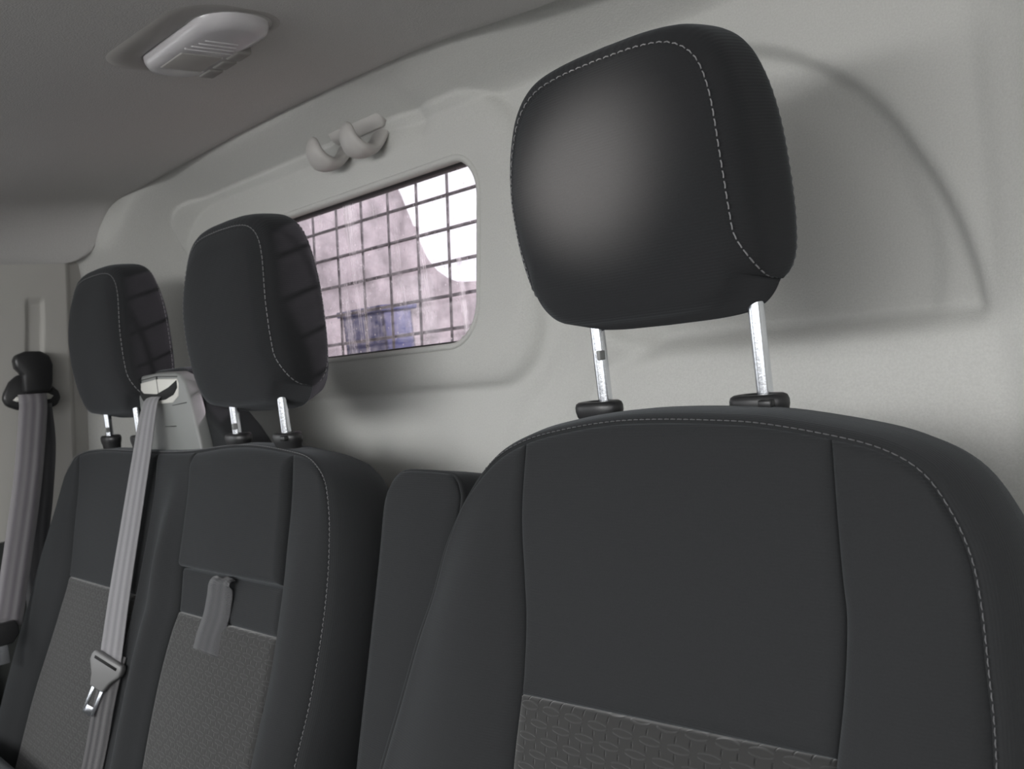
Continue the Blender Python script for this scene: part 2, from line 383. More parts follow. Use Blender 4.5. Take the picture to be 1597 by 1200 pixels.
def build_wall():
    xs = np.r_[np.linspace(-2.16, -1.70, 160, endpoint=False), np.linspace(-1.70, .17, 290)]; zs = np.r_[np.linspace(-1.07, .20, 195, endpoint=False), np.linspace(.20, .412, 72)]
    X, Z = np.meshgrid(xs, zs, indexing='ij'); sd = win_sdf(X, Z)
    # snap the grid to the window edge
    for _ in range(3):
        sd = win_sdf(X, Z); k = np.abs(sd) < .0040; h = 1e-4
        gx = (win_sdf(X+h, Z)-win_sdf(X-h, Z))/(2*h); gz = (win_sdf(X, Z+h)-win_sdf(X, Z-h))/(2*h)
        X = np.where(k, X-sd*gx, X); Z = np.where(k, Z-sd*gz, Z)
    Y = wallY(X, Z); n_, m_ = X.shape
    V = np.stack([X, Y, Z+ZC], -1).reshape(-1, 3); sd = win_sdf(X, Z); F = []
    for i in range(n_-1):
        for j in range(m_-1):
            c_ = (sd[i, j]+sd[i+1, j]+sd[i+1, j+1]+sd[i, j+1])/4
            if c_ < -.0004: continue
            F.append((i*m_+j, (i+1)*m_+j, (i+1)*m_+j+1, i*m_+j+1))
    me = pyd('wall_back', V, F)
    bm = bmesh.new(); bm.from_mesh(me); bmesh.ops.delete(bm, geom=[v for v in bm.verts if not v.link_faces], context='VERTS')
    bmesh.ops.recalc_face_normals(bm, faces=bm.faces); bm.to_mesh(me); bm.free()
    return struct(link('wall_back', me, M['liner']))
wall_back = build_wall()

# window: reveal lip, dark seal, pane
def ring_path(grow, n_=10):
    x0, x1, z0, z1, r = WIN
    return [((x0+x1)/2+p[0]-.19*(.2-((z0+z1)/2+p[1])), (z0+z1)/2+p[1]) for p in rrect(x1-x0+2*grow, z1-z0+2*grow, r+grow, n_)]
def ring_sweep(name, prof):
    P = []
    for g, dy in prof:
        q = np.array(ring_path(g)); P.append(np.stack([q[:, 0], wallY(q[:, 0], q[:, 1])*0+.888+dy+ (wallY(q[:,0],q[:,1])-.908)*(1 if dy < .01 else 0), q[:, 1]+ZC], -1))
    P = np.array(P).transpose(1, 0, 2)
    return fixn(gridmesh(name, P, closed=True))
x0, x1, z0, z1, r = WIN
def lip(name, g0, y0, g1, y1, material, parent=None):
    q0 = np.array(ring_path(g0)); q1 = np.array(ring_path(g1)); yw = wallY(q0[:, 0], q0[:, 1])
    rows = [np.stack([q0[:, 0], yw+y0, q0[:, 1]+ZC], -1), np.stack([(q0[:, 0]+q1[:, 0])/2, yw+y0-.0015, (q0[:, 1]+q1[:, 1])/2+ZC], -1),
            np.stack([q1[:, 0], yw+y0+.001, q1[:, 1]+ZC], -1), np.stack([q1[:, 0], yw*0+y1, q1[:, 1]+ZC], -1), np.stack([q0[:, 0], yw*0+y1, q0[:, 1]+ZC], -1)]
    P = np.array(rows).transpose(1, 0, 2); P = np.concatenate([P, P[:, :1]], 1)
    return link(name, fixn(gridmesh(name, P, closed=True)), material, None) if parent is None else link_part(name, fixn(gridmesh(name, P, closed=True)), material, parent)
window = link('window_1', pyd('pane', [(p[0], y, p[1]+ZC) for y in (.922, .926) for p in ring_path(.004)],
              [tuple(range(44))[::-1], tuple(range(44, 88))]+[(k, (k+1) % 44, 44+(k+1) % 44, 44+k) for k in range(44)]), M['glass'], smooth=False)
struct(window)
lip('window_frame', .007, -.0012, -.002, .921, M['liner'], window)
lip('window_seal', .004, .018, -.0045, .930, M['seal'], window)

# headliner: edge curve at the back, ruled forward
def build_ceiling():
    E_ = arc_sample(EDGE, np.linspace(0, 1, 160)); rows = []
    fx = np.linspace(-2.03, .2, 160)
    s = np.clip((fx+2.03)/.55, 0, 1); fz = .25+.13*(1-(1-s)**2.6)
    Fr = np.stack([fx, np.full(160, .30), fz], -1); Fe = Fr.copy(); Fe[:, 1] = -.76; Fe[:, 2] -= .03
    ts = np.linspace(0, 1, 40)
    for t_ in ts:
        k = sstep(np.array([t_]))[0]*.7+.3*t_; p = E_*(1-k)+Fr*k; p[:, 1] = E_[:, 1]*(1-t_)+Fr[:, 1]*t_; rows.append(p)
    for t_ in np.linspace(.05, 1, 20): rows.append(Fr*(1-t_)+Fe*t_)
    # folded edge, rolled up and back towards the wall liner
    up = [E_+np.array([0, .004, .0025]), E_+np.array([0, .006, .009]), E_+np.array([0, .03, .03])]
    P = np.array(up[::-1]+rows); P[..., 2] += ZC
    return struct(link('ceiling', fixn(gridmesh('ceiling', P)), M['headliner']))
ceiling = build_ceiling()

# left pillar trim (leans in at the top), with a slot strip; dark lower trim
def xl(z): return -2.012-.21*(.255-z)
def build_left():
    zs = np.r_[np.linspace(-1.07, -.30, 12), np.linspace(-.29, .30, 90)]
    ys = np.r_[np.linspace(.345, .682, 90), [.690, .694, .71, .81]]
    Z, Yg = np.meshgrid(zs, ys, indexing='ij')
    yb = .03*(.255-Z)
    X = xl(Z)+0*Yg
    X = X-.012*sstep((Yg-.682)/.012)-.10*sstep((Yg-.71)/.1)
    # slot strip for the belt height adjuster
    cy = .620+.035*(Z-.184); slot = (np.abs(Yg-cy)-.0165); d = np.maximum(slot, np.maximum(Z-.187, .02-Z))
    X -= .005*sstep(-d/.003)
    P = np.stack([X, Yg-yb, Z+ZC], -1)
    return struct(link('wall_left', fixn(gridmesh('wall_left', P)), M['trim']))
wall_left = build_left()
lo = link('trim_1', box_mesh('trim_1', (-2.17, -1.0, ZC-1.07), (-2.145, .48, ZC-.32), .004), M['darktrim']); struct(lo)
lo = link('trim_2', pyd('t', [(xl(z)+dx, y, z+ZC) for dx in (.004, .02) for (y, z) in ((.40, -1.05), (.652, -1.05), (.648, -.285), (.40, -.285))],
          [(0, 1, 2, 3), (7, 6, 5, 4), (0, 4, 5, 1), (1, 5, 6, 2), (2, 6, 7, 3), (3, 7, 4, 0)]), M['darktrim'], smooth=False); struct(lo)
flo = link('floor', box_mesh('floor', (-2.2, -1.0, -.03), (.2, .93, 0), 0), M['floor'], smooth=False); struct(flo)
fw = link('wall_front', box_mesh('wall_front', (-2.2, -1.04, 0), (.2, -1.0, ZC-.15), .01), M['darktrim']); struct(fw)
for nm, lo_, hi_ in (('door_1', (.17, -1.0, 0), (.2, .35, ZC-.12)), ('trim_3', (.17, -1.0, ZC+.28), (.2, .35, ZC+.38)), ('trim_4', (-2.2, -1.0, ZC+.21), (-2.12, .35, ZC+.30))):
    struct(link(nm, box_mesh(nm, lo_, hi_, .005), M['trim']))
rw = link('wall_right', box_mesh('wall_right', (.17, .35, 0), (.2, .93, ZC+.38), .005), M['trim']); struct(rw)

# ------------------------------------------------------------------ cargo bay behind the bulkhead
cw = link('wall_cargo', None or bpy.data.meshes.new('x'), M['cargo']); bpy.data.objects.remove(cw)
def panel_with_hole():
    ys = np.linspace(.97, 3.5, 90); zs = np.linspace(-1.07, .92, 70); Y, Z = np.meshgrid(ys, zs, indexing='ij')
    hole = lambda Y, Z: (lambda qx, qz: np.hypot(np.maximum(qx, 0), np.maximum(qz, 0))+np.minimum(np.maximum(qx, qz), 0)-.1)(np.abs(Y-2.22+.35*(Z-.4))-.55+.1, np.abs(Z-.44)-.26+.1)
    for _ in range(3):
        s_ = hole(Y, Z); k = np.abs(s_) < .018; h = 1e-4
        gy = (hole(Y+h, Z)-hole(Y-h, Z))/(2*h); gz = (hole(Y, Z+h)-hole(Y, Z-h))/(2*h)
        Y = np.where(k, Y-s_*gy, Y); Z = np.where(k, Z-s_*gz, Z)
    X = -2.18+.02*np.cos(Z*30)*0+.012*sstep(np.abs(((Y-.97) % .42)-.21)/.03-1)
    s_ = hole(Y, Z); V = np.stack([X, Y, Z+ZC], -1).reshape(-1, 3); m_ = 70
    F = [(i*m_+j, (i+1)*m_+j, (i+1)*m_+j+1, i*m_+j+1) for i in range(89) for j in range(69) if (s_[i, j]+s_[i+1, j]+s_[i+1, j+1]+s_[i, j+1]) > 0]
    return pyd('wall_cargo', V, F)
struct(link('wall_cargo', panel_with_hole(), M['cargo']))
struct(link('ceiling_cargo', box_mesh('c', (-2.2, .95, ZC+.93), (.2, 3.5, ZC+.95), 0), M['cargo'], smooth=False))
struct(link('floor_cargo', box_mesh('c', (-2.2, .95, -.03), (.2, 3.5, 0), 0), M['wood'], smooth=False))
struct(link('wall_cargo_right', box_mesh('c', (.18, .95, 0), (.2, 3.5, ZC+.93), 0), M['cargo'], smooth=False))
struct(link('wall_header', box_mesh('c', (-2.2, .93, ZC+.38), (.2, .96, ZC+.95), 0), M['cargo'], smooth=False))

rack = empty('storage_rack', (-1.85, 1.40, 0), 'plywood storage rack standing in the cargo bay beyond the mesh window', 'rack')
for (px, py) in ((-2.10, 1.20), (-2.10, 1.62), (-1.58, 1.20), (-1.58, 1.62)):
    link_part('post', box_mesh('p', (px-.015, py-.015, 0), (px+.015, py+.015, ZC+.0), .002), M['wood'], rack)
for z_ in (.35, .72, ZC-.0):
    link_part('shelf', box_mesh('s', (-2.13, 1.17, z_-.018), (-1.55, 1.65, z_), .002), M['wood'], rack)
crate = empty('storage_crate', (-1.80, 1.36, ZC+.0), 'blue plastic crate seen through the dirty window, behind the mesh', 'crate')
bm = bmesh.new(); a0, a1, b0, b1, h0, h1 = -1.90, -1.74, 1.24, 1.32, ZC+.001, ZC+.105
for lo_, hi_ in (((a0, b0, h0), (a1, b1, h0+.006)), ((a0, b0, h0), (a0+.006, b1, h1)), ((a1-.006, b0, h0), (a1, b1, h1)), ((a0, b0, h0), (a1, b0+.006, h1)), ((a0, b1-.006, h0), (a1, b1, h1))):
    box_bm(bm, lo_, hi_, .002)
me = bpy.data.meshes.new('b'); bm.to_mesh(me); bm.free(); link_part('crate_body', me, M['blue'], crate)
bm = bmesh.new()
for lo_, hi_ in (((a0-.01, b0-.01, h1-.014), (a1+.01, b0+.004, h1)), ((a0-.01, b1-.004, h1-.014), (a1+.01, b1+.01, h1)), ((a0-.01, b0, h1-.014), (a0+.004, b1, h1)), ((a1-.004, b0, h1-.014), (a1+.01, b1, h1))):
    box_bm(bm, lo_, hi_, .003)
me = bpy.data.meshes.new('b'); bm.to_mesh(me); bm.free(); link_part('rim', me, M['blue'], crate)

# mesh guard on the cargo side of the window
guard = empty('window_guard', (-1.29, .945, ZC-.03), 'dark welded wire mesh guard fixed behind the bulkhead window', 'window guard')
for x in np.arange(-1.60+.017, -1.0, .0770):
    link_part('upright_wire', tube_mesh('w', [(x-.036, .945, ZC-.03), (x+.008, .945, ZC+.29)], .0023, 8), M['wire'], guard)
for z_ in (-.026, .0245, .0755, .1265, .1765, .2265, .276):
    link_part('cross_wire', tube_mesh('w', [(-1.64, .9492, ZC+z_), (-.955, .9492, ZC+z_)], .0027, 8), M['wire'], guard)

# ------------------------------------------------------------------ seats
class Plane:
    def __init__(s, y0, lean, z0=-.1):
        s.y0, s.lean, s.z0 = y0, lean, z0; s.n = np.array([0, -1, lean])/math.hypot(1, lean)
    def __call__(s, XZ, t_):
        XZ = np.asarray(XZ, float); X, Z = XZ[..., 0], XZ[..., 1]; t_ = np.broadcast_to(t_, X.shape)
        P = np.stack([X, s.y0+s.lean*(Z-s.z0), Z+ZC], -1)
        return P+t_[..., None]*s.n

def edge_samples(L, fine=(.0, .0008, .002, .004, .0065, .0095, .013, .018), step=.008):
    f = [x for x in fine if x < L*.3]; mid = np.linspace(f[-1], L-f[-1], max(3, int((L-2*f[-1])/step)+1))[1:-1]
    return np.r_[f, mid, [L-x for x in f[::-1]]]/L

def cushion_panel(name, pl, cb, ct, cl, crr, material, parent, bump=None, g=.007, roll=.013, rolls=None, tbase=0.0):
    """a sewn panel: fills four seam curves, edges roll down into the seams"""
    W_ = .5*(clen(cb)+clen(ct)); H_ = .5*(clen(cl)+clen(crr)); a_ = edge_samples(W_); b_ = edge_samples(H_)
    XZ = coons(cb, ct, cl, crr, a_, b_)
    A_, B_ = np.meshgrid(a_, b_, indexing='ij')
    rl, rr_, rb, rt = rolls or (1, 1, 1, 1)
    dd = 1.0
    def edge(d, k):
        if not k: return 0*d
        u = np.clip(1-d/roll, 0, 1); return g*k*(1-np.sqrt(np.clip(1-u*u, 0, 1)))
    drop = np.maximum.reduce([edge(A_*W_, rl), edge((1-A_)*W_, rr_), edge(B_*H_, rb), edge((1-B_)*H_, rt)])
    t_ = tbase-drop+(bump(A_, B_, XZ) if bump else 0)
    P = pl(XZ, t_)
    # skirt
    def pad(Q, dt):
        Q = np.concatenate([Q[:1]+dt, Q, Q[-1:]+dt], 0); return np.concatenate([Q[:, :1]+dt, Q, Q[:, -1:]+dt], 1)
    P = pad(P, -pl.n*.022)
    uv = np.pad(XZ, ((1, 1), (1, 1), (0, 0)), mode='edge')
    return link_part(name, gridmesh(name, P, uv, flip=False), material, parent)

def between(c_, z_hi, z_lo):
    """the piece of a top-to-bottom curve between two heights, returned bottom to top"""
    c_ = np.asarray(c_, float); c_ = c_[np.argsort(-c_[:, 1])]
    zz = np.r_[z_hi, [z for z in c_[:, 1] if z_lo+1e-4 < z < z_hi-1e-4], z_lo]
    xx = np.interp(-zz, -c_[:, 1], c_[:, 0]); return np.stack([xx, zz], -1)[::-1]

def extend_down(c_, zb):
    c_ = np.asarray(c_, float); d = c_[-1]-c_[-3]; k = (zb-c_[-1, 1])/d[1]; return np.vstack([c_, c_[-1]+[d[0]*k*.6, d[1]*k]])

def stitches(name, pl, curve, tfun, material, parent, dash=.0048, gap=.0016, r=.0005):
    L = clen(curve); n_ = int(L/(dash+gap)); V = []; F = []
    for i in range(n_):
        s0 = i*(dash+gap)/L; s1 = s0+dash/L; q = arc_sample(curve, np.array([s0, (s0+s1)/2, s1]))
        P = pl(q, np.array([tfun-.0002, tfun+.0008, tfun-.0002])) if not callable(tfun) else tfun(q)
        T = P[2]-P[0]; T /= np.linalg.norm(T); N = pl.n; S = np.cross(T, N)
        b0 = len(V)
        for k in range(3):
            rr_ = r*(1 if k == 1 else .7)
            for th in (0, 90, 180, 270): V.append(P[k]+S*rr_*math.cos(math.radians(th))+N*rr_*math.sin(math.radians(th)))
        for k in range(2):
            for j in range(4): F.append((b0+k*4+j, b0+k*4+(j+1) % 4, b0+(k+1)*4+(j+1) % 4, b0+(k+1)*4+j))
    return link_part(name, pyd(name, V, F), material, parent)

def offset_curve(c_, d):
    c_ = np.asarray(c_, float); T = np.gradient(c_, axis=0); T /= np.linalg.norm(T, axis=1)[:, None]
    return c_+np.stack([-T[:, 1], T[:, 0]], -1)*d

def boxing(name, pl, outline, parent, depth=.11, bulge=.022, material=None, topk=.5):
    """side and top wall of the seat back, from under the front seam round to the back"""
    c_ = arc_sample(outline, np.linspace(0, 1, 260))       # bottom-left, over the top, to bottom-right: outward is left-hand
    prof = [(-.014, -.020), (-.004, -.009), (-.0005, -.006), (.002, -.0045), (.005, -.005), (bulge*.5, -.012), (bulge*.8, -.026), (bulge, -.048), (bulge*.9, -.070), (bulge*.6, -.09), (bulge*.1, -.103), (-.012, -depth), (-.05, -depth-.004)]
    rows = []
    uv = []; s = np.linspace(0, clen(outline), 260)
    T = np.gradient(c_, axis=0); T /= np.linalg.norm(T, axis=1)[:, None]; k_ = 1-(1-topk)*np.clip(T[:, 0], 0, 1)**2
    for o_, t_ in prof:
        q = c_+np.stack([-T[:, 1], T[:, 0]], -1)*(o_*(k_ if o_ > 0 else np.ones(260)))[:, None]; rows.append(pl(q, t_)); uv.append(np.stack([s, np.full(260, -t_*1.3)], -1))
    P = np.array(rows).transpose(1, 0, 2); U = np.array(uv).transpose(1, 0, 2)
    me = gridmesh(name, P, U, flip=True)
    return link_part(name, me, material or M['cloth'], parent), P[:, -1]

def close_back(name, ring, parent):
    n_ = len(ring); V = list(ring); F = []
    for i in range(n_//2-1): F.append((i, n_-1-i, n_-2-i, i+1))
    return link_part(name, fixn(pyd(name, V, F)), M['darktrim'], parent)

# --- headrest -------------------------------------------------------
HALF = [(0, .119), (.045, .1175), (.078, .111), (.100, .094), (.1115, .066), (.117, .030), (.1185, -.010), (.1175, -.050), (.1135, -.082), (.104, -.103), (.086, -.116), (.055, -.1205), (0, -.1215)]
def make_headrest(parent, pos, tilt=0, post_dx=.087, post_len=.14, scale=1.0, sx=1.06, post_dy=.002, post_x=0.0):
    """pos: centre of the cushion, world; the two steel posts drop straight into the seat back"""
    h = smooth_curve(HALF, 8); loop = np.vstack([h, (h*[-1, 1])[::-1][1:-1]])
    loop = arc_sample(np.vstack([loop, loop[:1]]), np.linspace(0, 1, 361))[:-1]*scale; loop[:, 0] *= sx
    Rm = np.array(Matrix.Rotation(math.radians(tilt), 3, 'X')); pos = np.array(pos)
    n_exp = 5.0
    z = loop[:, 1]/scale
    Tf = .060-.016*sstep((z-.0)/.12)-.010*sstep((-.02-z)/.10); Tb = .046-.006*sstep((z-.02)/.1)-.004*sstep((-.03-z)/.08)
    # front and back seams (as sections of the rounded edge); they meet under the lower corners
    wd = np.clip((z+.093)/.042, 0, 1); wd = np.clip(1-(1-wd)**2.4, 0, 1)**.45
    yf = -.88*wd+(1-wd)*.08; yb = .72*wd+(1-wd)*.08    # fractions of the half thickness
    def S_of(f): return (1-np.abs(f)**n_exp)**(1/n_exp)
    def pt(fr):     # fr: per-loop fraction of half thickness (-1 front .. 1 back)
        T_ = np.where(fr < 0, Tf, Tb); S = S_of(np.clip(fr, -.9999, .9999)); return S, fr*T_
    def world(S, y):
        q = loop*S[:, None]; P = np.stack([q[:, 0], y, q[:, 1]], -1); return P@Rm.T+pos
    def cap(f0, sgn, n_=22):
        S0 = S_of(f0); rows = []; uv = []
        for k in range(n_+1):
            u = (k/n_)**.75; S = S0*(1-u)+.0*u
            T_ = Tf if sgn < 0 else Tb
            zz = loop[:, 1]*S/scale
            Tl = (.060-.016*sstep((zz-.0)/.12)-.010*sstep((-.02-zz)/.10)) if sgn < 0 else (.046-.006*sstep((zz-.02)/.1)-.004*sstep((-.03-zz)/.08))
            Y_ = sgn*(1-np.clip(S, 0, 1)**n_exp)**(1/n_exp)
            y = Y_*Tl+sgn*.005*(1-S**2)
            y = y+0*(T_)
            if k == 0: y = f0*T_
            rows.append(world(S, y)); uv.append(np.stack([loop[:, 0]*S, loop[:, 1]*S], -1))
        return np.array(rows).transpose(1, 0, 2), np.array(uv).transpose(1, 0, 2)
    def to_equator(f0, n_=5):
        rows = []
        for k in range(n_+1):
            fr = f0*(1-k/n_); S, y = pt(fr); rows.append(world(S, y))
        return np.array(rows).transpose(1, 0, 2)
    # main cushion: front cap, lower wrap and back cap in one skin
    F1, U1 = cap(yf, -1); F2, U2 = cap(yb, 1)
    mid = []
    for k in range(1, 10):
        fr = yf*(1-k/10)+yb*k/10; S, y = pt(fr)
        S = S-.012*np.minimum(wd, 1)*(wd > .02)      # tucked under the side panel
        mid.append(world(S, y))
    mid = np.array(mid).transpose(1, 0, 2)
    um = np.stack([np.repeat(loop[:, :1], 9, 1), loop[:, 1:2]+np.linspace(0, .08, 9)[None]], -1)
    P = np.concatenate([F1[:, ::-1], mid, F2], 1); U = np.concatenate([U1[:, ::-1], um, U2], 1)
    head = link_part('headrest', gridmesh('headrest', P, U, closed=True), M['cloth_head'], parent)
    me = head.data; bm = bmesh.new(); bm.from_mesh(me); bmesh.ops.recalc_face_normals(bm, faces=bm.faces); bm.to_mesh(me); bm.free()
    # side panel strip running up one side, over the top and down the other
    rows = []; uv = []
    for k in range(13):
        fr = yf*(1-k/12)+yb*k/12; S, y = pt(fr); lift = .0022*math.sin(math.pi*k/12)**.5-.0008*(k in (0, 12))
        S = S+lift/.11*(wd > .0); rows.append(world(S, y)); uv.append(np.stack([y, loop[:, 1]+loop[:, 0]*.3], -1))
    P = np.array(rows).transpose(1, 0, 2); U = np.array(uv).transpose(1, 0, 2)
    idx = np.where(wd > .0)[0]; br = np.where(np.diff(idx) > 1)[0]
    if len(br): idx = np.r_[idx[br[0]+1:], idx[:br[0]+1]]
    sp = link_part('side_panel', gridmesh('side_panel', P[idx], U[idx]), M['cloth_head'], head)
    bm = bmesh.new(); bm.from_mesh(sp.data); bmesh.ops.recalc_face_normals(bm, faces=bm.faces); bm.to_mesh(sp.data); bm.free()
    # stitching along both seams
    V = []; F = []
    path = []
    for fr0, rev in ((yf, False), (yb, True)):
        S, y = pt(fr0*1.0+(.05 if not rev else -.05)); W_ = world(S+.0050*(wd > 0), y)[idx]
        path.append(W_[::-1] if rev else W_)
    loopw = np.vstack([path[0], path[1], path[0][:1]])
    ctr = pos
    L = clen(loopw); nd = int(L/.0078)
    for i in range(nd):
        q = arc_sample(loopw, np.array([i/nd, (i+.35)/nd, (i+.7)/nd])); T_ = q[2]-q[0]; l_ = np.linalg.norm(T_)
        if l_ < 1e-6: continue
        T_ = T_/l_; O_ = (q[1]-ctr)/np.linalg.norm(q[1]-ctr); S_ = np.cross(T_, O_); S_ /= np.linalg.norm(S_); b0 = len(V)
        for k in range(3):
            for th in (0, 90, 180, 270): V.append(q[k]+(S_*math.cos(math.radians(th))+O_*math.sin(math.radians(th)))*.0007+O_*(.0004 if k == 1 else -.0003))
        for k in range(2):
            for j in range(4): F.append((b0+k*4+j, b0+k*4+(j+1) % 4, b0+(k+1)*4+(j+1) % 4, b0+(k+1)*4+j))
    link_part('stitching', pyd('s', V, F), M['stitch'], head)
    for sgn in (-1, 1):
        x = pos[0]+post_x+sgn*post_dx; zt = pos[2]-.105*scale; top = (x, pos[1]+post_dy, zt+.02)
        pth = [(x, pos[1]+post_dy, zt+.02-(post_len+.02)*k/8) for k in range(9)]
        p_ = link_part('headrest_post', tube_mesh('p', pth, .0068, 20), M['chrome'], head)
        if sgn < 0:
            bm = bmesh.new(); box_bm(bm, (x+.0030, pos[1]+post_dy-.009, zt-.041), (x+.0074, pos[1]+post_dy-.001, zt-.032), .001)
            me = bpy.data.meshes.new('n'); bm.to_mesh(me); bm.free(); link_part('locking_notch', me, M['grey'], head)
    return head

def guide(parent, x, y, z, ribbed=False, s=1.0):
    """oval plastic collar round a headrest post"""
    def oval(sc): return [(x+.030*s*sc*abs(math.cos(t_))**.75*(1 if math.cos(t_) > 0 else -1), y+.017*s*sc*abs(math.sin(t_))**.8*(1 if math.sin(t_) > 0 else -1)) for t_ in np.arange(36)*2*math.pi/36]
    P = np.array([[(px, py, z+dz) for px, py in oval(sc)] for sc, dz in ((.80, -.022), (.90, -.008), (.95, -.006), (1, -.001), (1.0, .003), (.95, .006), (.84, .0075), (.55, .0078), (.42, .007), (.42, .0))]).transpose(1, 0, 2)
    g = link_part('headrest_guide', fixn(gridmesh('g', P, closed=True)), M['black'], parent)
    if ribbed:
        link_part('release_button', box_mesh('b', (x+.010, y-.0185, z-.002), (x+.022, y-.011, z+.0045), .0015), M['black'], g)
    return g

# --- driver's seat ---------------------------------------------------
drv = empty('driver_seat', (-.54, .50, 0), 'single dark cloth seat nearest the camera, headrest raised high on two steel posts', 'car seat')
PD = Plane(.60, .24)
D_OUT = [(-.88, -.56), (-.862, -.49), (-.84, -.425), (-.815, -.358), (-.791, -.292), (-.771, -.247), (-.753, -.196), (-.727, -.152), (-.692, -.116), (-.649, -.097), (-.596, -.087), (-.543, -.0815), (-.495, -.0805), (-.445, -.082), (-.399, -.085), (-.342, -.094), (-.305, -.103), (-.279, -.117), (-.261, -.14), (-.249, -.166), (-.243, -.195), (-.239, -.231), (-.236, -.259), (-.234, -.30), (-.230, -.38), (-.222, -.56)]
D_SL = [(-.649, -.097), (-.650, -.16), (-.642, -.216), (-.637, -.250), (-.636, -.286), (-.637, -.316), (-.643, -.379), (-.655, -.56)]
D_SR = [(-.342, -.094), (-.337, -.144), (-.332, -.185), (-.328, -.213), (-.329, -.258), (-.334, -.307), (-.342, -.38), (-.35, -.56)]
def split_out(out, pts):
    """indices of the nearest outline points"""
    return [int(np.argmin(np.hypot(out[:, 0]-p[0], out[:, 1]-p[1]))) for p in pts]
def seg(c_, i, j): return c_[i:j+1] if i <= j else c_[j:i+1][::-1]
oD = smooth_curve(D_OUT, 8); oD[:, 1] -= .001; sl = smooth_curve(D_SL, 8); sr = smooth_curve(D_SR, 8)
iL, iSL, iSR, iR = split_out(oD, [(-.727, -.152), (-.649, -.097), (-.342, -.094), (-.272, -.122)])
sl[0] = oD[iSL]; sr[0] = oD[iSR]; zb = -.56
bolL = lambda A_, B_, XZ: .020*np.sin(math.pi*np.clip(A_, 0, 1)**1.3)*sstep((1-B_)/.35)
bolR = lambda A_, B_, XZ: .016*np.sin(math.pi*np.clip(A_, 0, 1)**.8)*sstep((1-B_)/.35)
dome = lambda A_, B_, XZ: .006*np.sin(math.pi*A_)*np.sin(math.pi*np.clip(B_, 0, 1))
cen_w = lambda A_, B_, XZ: .004*np.sin(math.pi*A_)
line = lambda p, q: np.array([p, q], float)
cushion_panel('left_bolster', PD, line(oD[0], sl[-1]), seg(oD, iL, iSL), seg(oD, 0, iL), sl[::-1], M['cloth'], drv, bolL)
cushion_panel('right_bolster', PD, line(sr[-1], oD[-1]), seg(oD, iSR, iR), sr[::-1], seg(oD, len(oD)-1, iR), M['cloth'], drv, bolR)
zL, zR = -.316, -.302; pL = between(sl, zL, zb); pR = between(sr, zR, zb)
hs = line(pL[-1], pR[-1])
cushion_panel('centre_panel', PD, hs, seg(oD, iSL, iSR), between(sl, sl[0, 1], zL), between(sr, sr[0, 1], zR), M['cloth'], drv, dome)
cushion_panel('woven_panel', PD, line(pL[0], pR[0]), hs, pL, pR, M['woven'], drv, cen_w, g=.006)
bx, back = boxing('side_panel', PD, oD, drv, topk=.8); close_back('back_panel', back, drv)
stitches('stitching', PD, offset_curve(oD[split_out(oD, [(-.70, -.122)])[0]:], .0026), -.0032, M['stitch_dark'], drv)
dy = .66
hd = make_headrest(drv, (-.529, .668, ZC+.115), tilt=5, post_dx=.0868, post_len=.115, post_x=.006, post_dy=.009)
for x in (-.6098, -.4362): guide(drv, x, .667, ZC-.0765, ribbed=x > -.5, s=.85)
# lower cushion and pedestal
link_part('seat_cushion', box_mesh('c', (-.82, -.08, .30), (-.24, .46, .475), .05, 5), M['cloth'], drv)
link_part('seat_base', box_mesh('c', (-.76, .0, 0), (-.30, .48, .31), .01), M['darktrim'], drv)
link_part('back_foot', box_mesh('c', (-.80, .40, .30), (-.27, .54, ZC-.54), .03, 3), M['cloth'], drv)

# folded armrest on the seat's inner flank
arm = [(-.864, -.166), (-.858, -.148), (-.850, -.137), (-.838, -.129), (-.820, -.1265), (-.765, -.1275), (-.750, -.132), (-.742, -.143), (-.740, -.16), (-.752, -.24), (-.775, -.42), (-.79, -.60)]
PA = Plane(.648, .24, -.108)
am_ = empty('armrest', (-.90, .55, .30), 'narrow dark cloth armrest folded upright between the single seat and the double bench', 'armrest')
armc = relax(smooth_curve([(-.895, -.62), (-.886, -.50), (-.876, -.36), (-.866, -.22)]+arm, 6), 1)*1.08
ia = split_out(armc, [(-.929, -.162), (-.808, -.146)])
cushion_panel('front_pad', PA, line(armc[0], armc[-1]), seg(armc, ia[0], ia[1]), seg(armc, 0, ia[0]), seg(armc, len(armc)-1, ia[1]), M['cloth'], am_, lambda A_, B_, XZ: .004*np.sin(math.pi*A_), g=.005, roll=.016)
bx, back = boxing('side_pad', PA, armc, am_, depth=.085, bulge=.006); close_back('back_cover', back, am_)
link_part('hinge_bracket', box_mesh('h', (-.95, .44, .30), (-.89, .52, .50), .01), M['darktrim'], am_)

# --- passenger bench ---------------------------------------------------
bench = empty('bench_seat', (-1.51, .55, 0), 'double dark cloth bench seat with two headrests, left of the upright armrest', 'car seat')
PB = Plane(.64, .31)
B_OUT = [(-2.15, -.72), (-2.144, -.622), (-2.121, -.523), (-2.079, -.385), (-2.045, -.285), (-2.014, -.188), (-1.992, -.146), (-1.95, -.126), (-1.837, -.118), (-1.675, -.119), (-1.558, -.120), (-1.448, -.118), (-1.343, -.111), (-1.276, -.109), (-1.215, -.111), (-1.136, -.118), (-1.098, -.124), (-1.070, -.136), (-1.049, -.153), (-1.035, -.179), (-1.026, -.205), (-1.016, -.256), (-1.013, -.319), (-1.019, -.397), (-1.030, -.452), (-1.04, -.50), (-1.06, -.60), (-1.08, -.72)]
B_A = [(-1.948, -.126), (-1.923, -.185), (-1.909, -.246), (-1.889, -.341), (-1.905, -.398), (-1.929, -.46), (-1.968, -.552), (-1.99, -.634), (-2.01, -.72)]
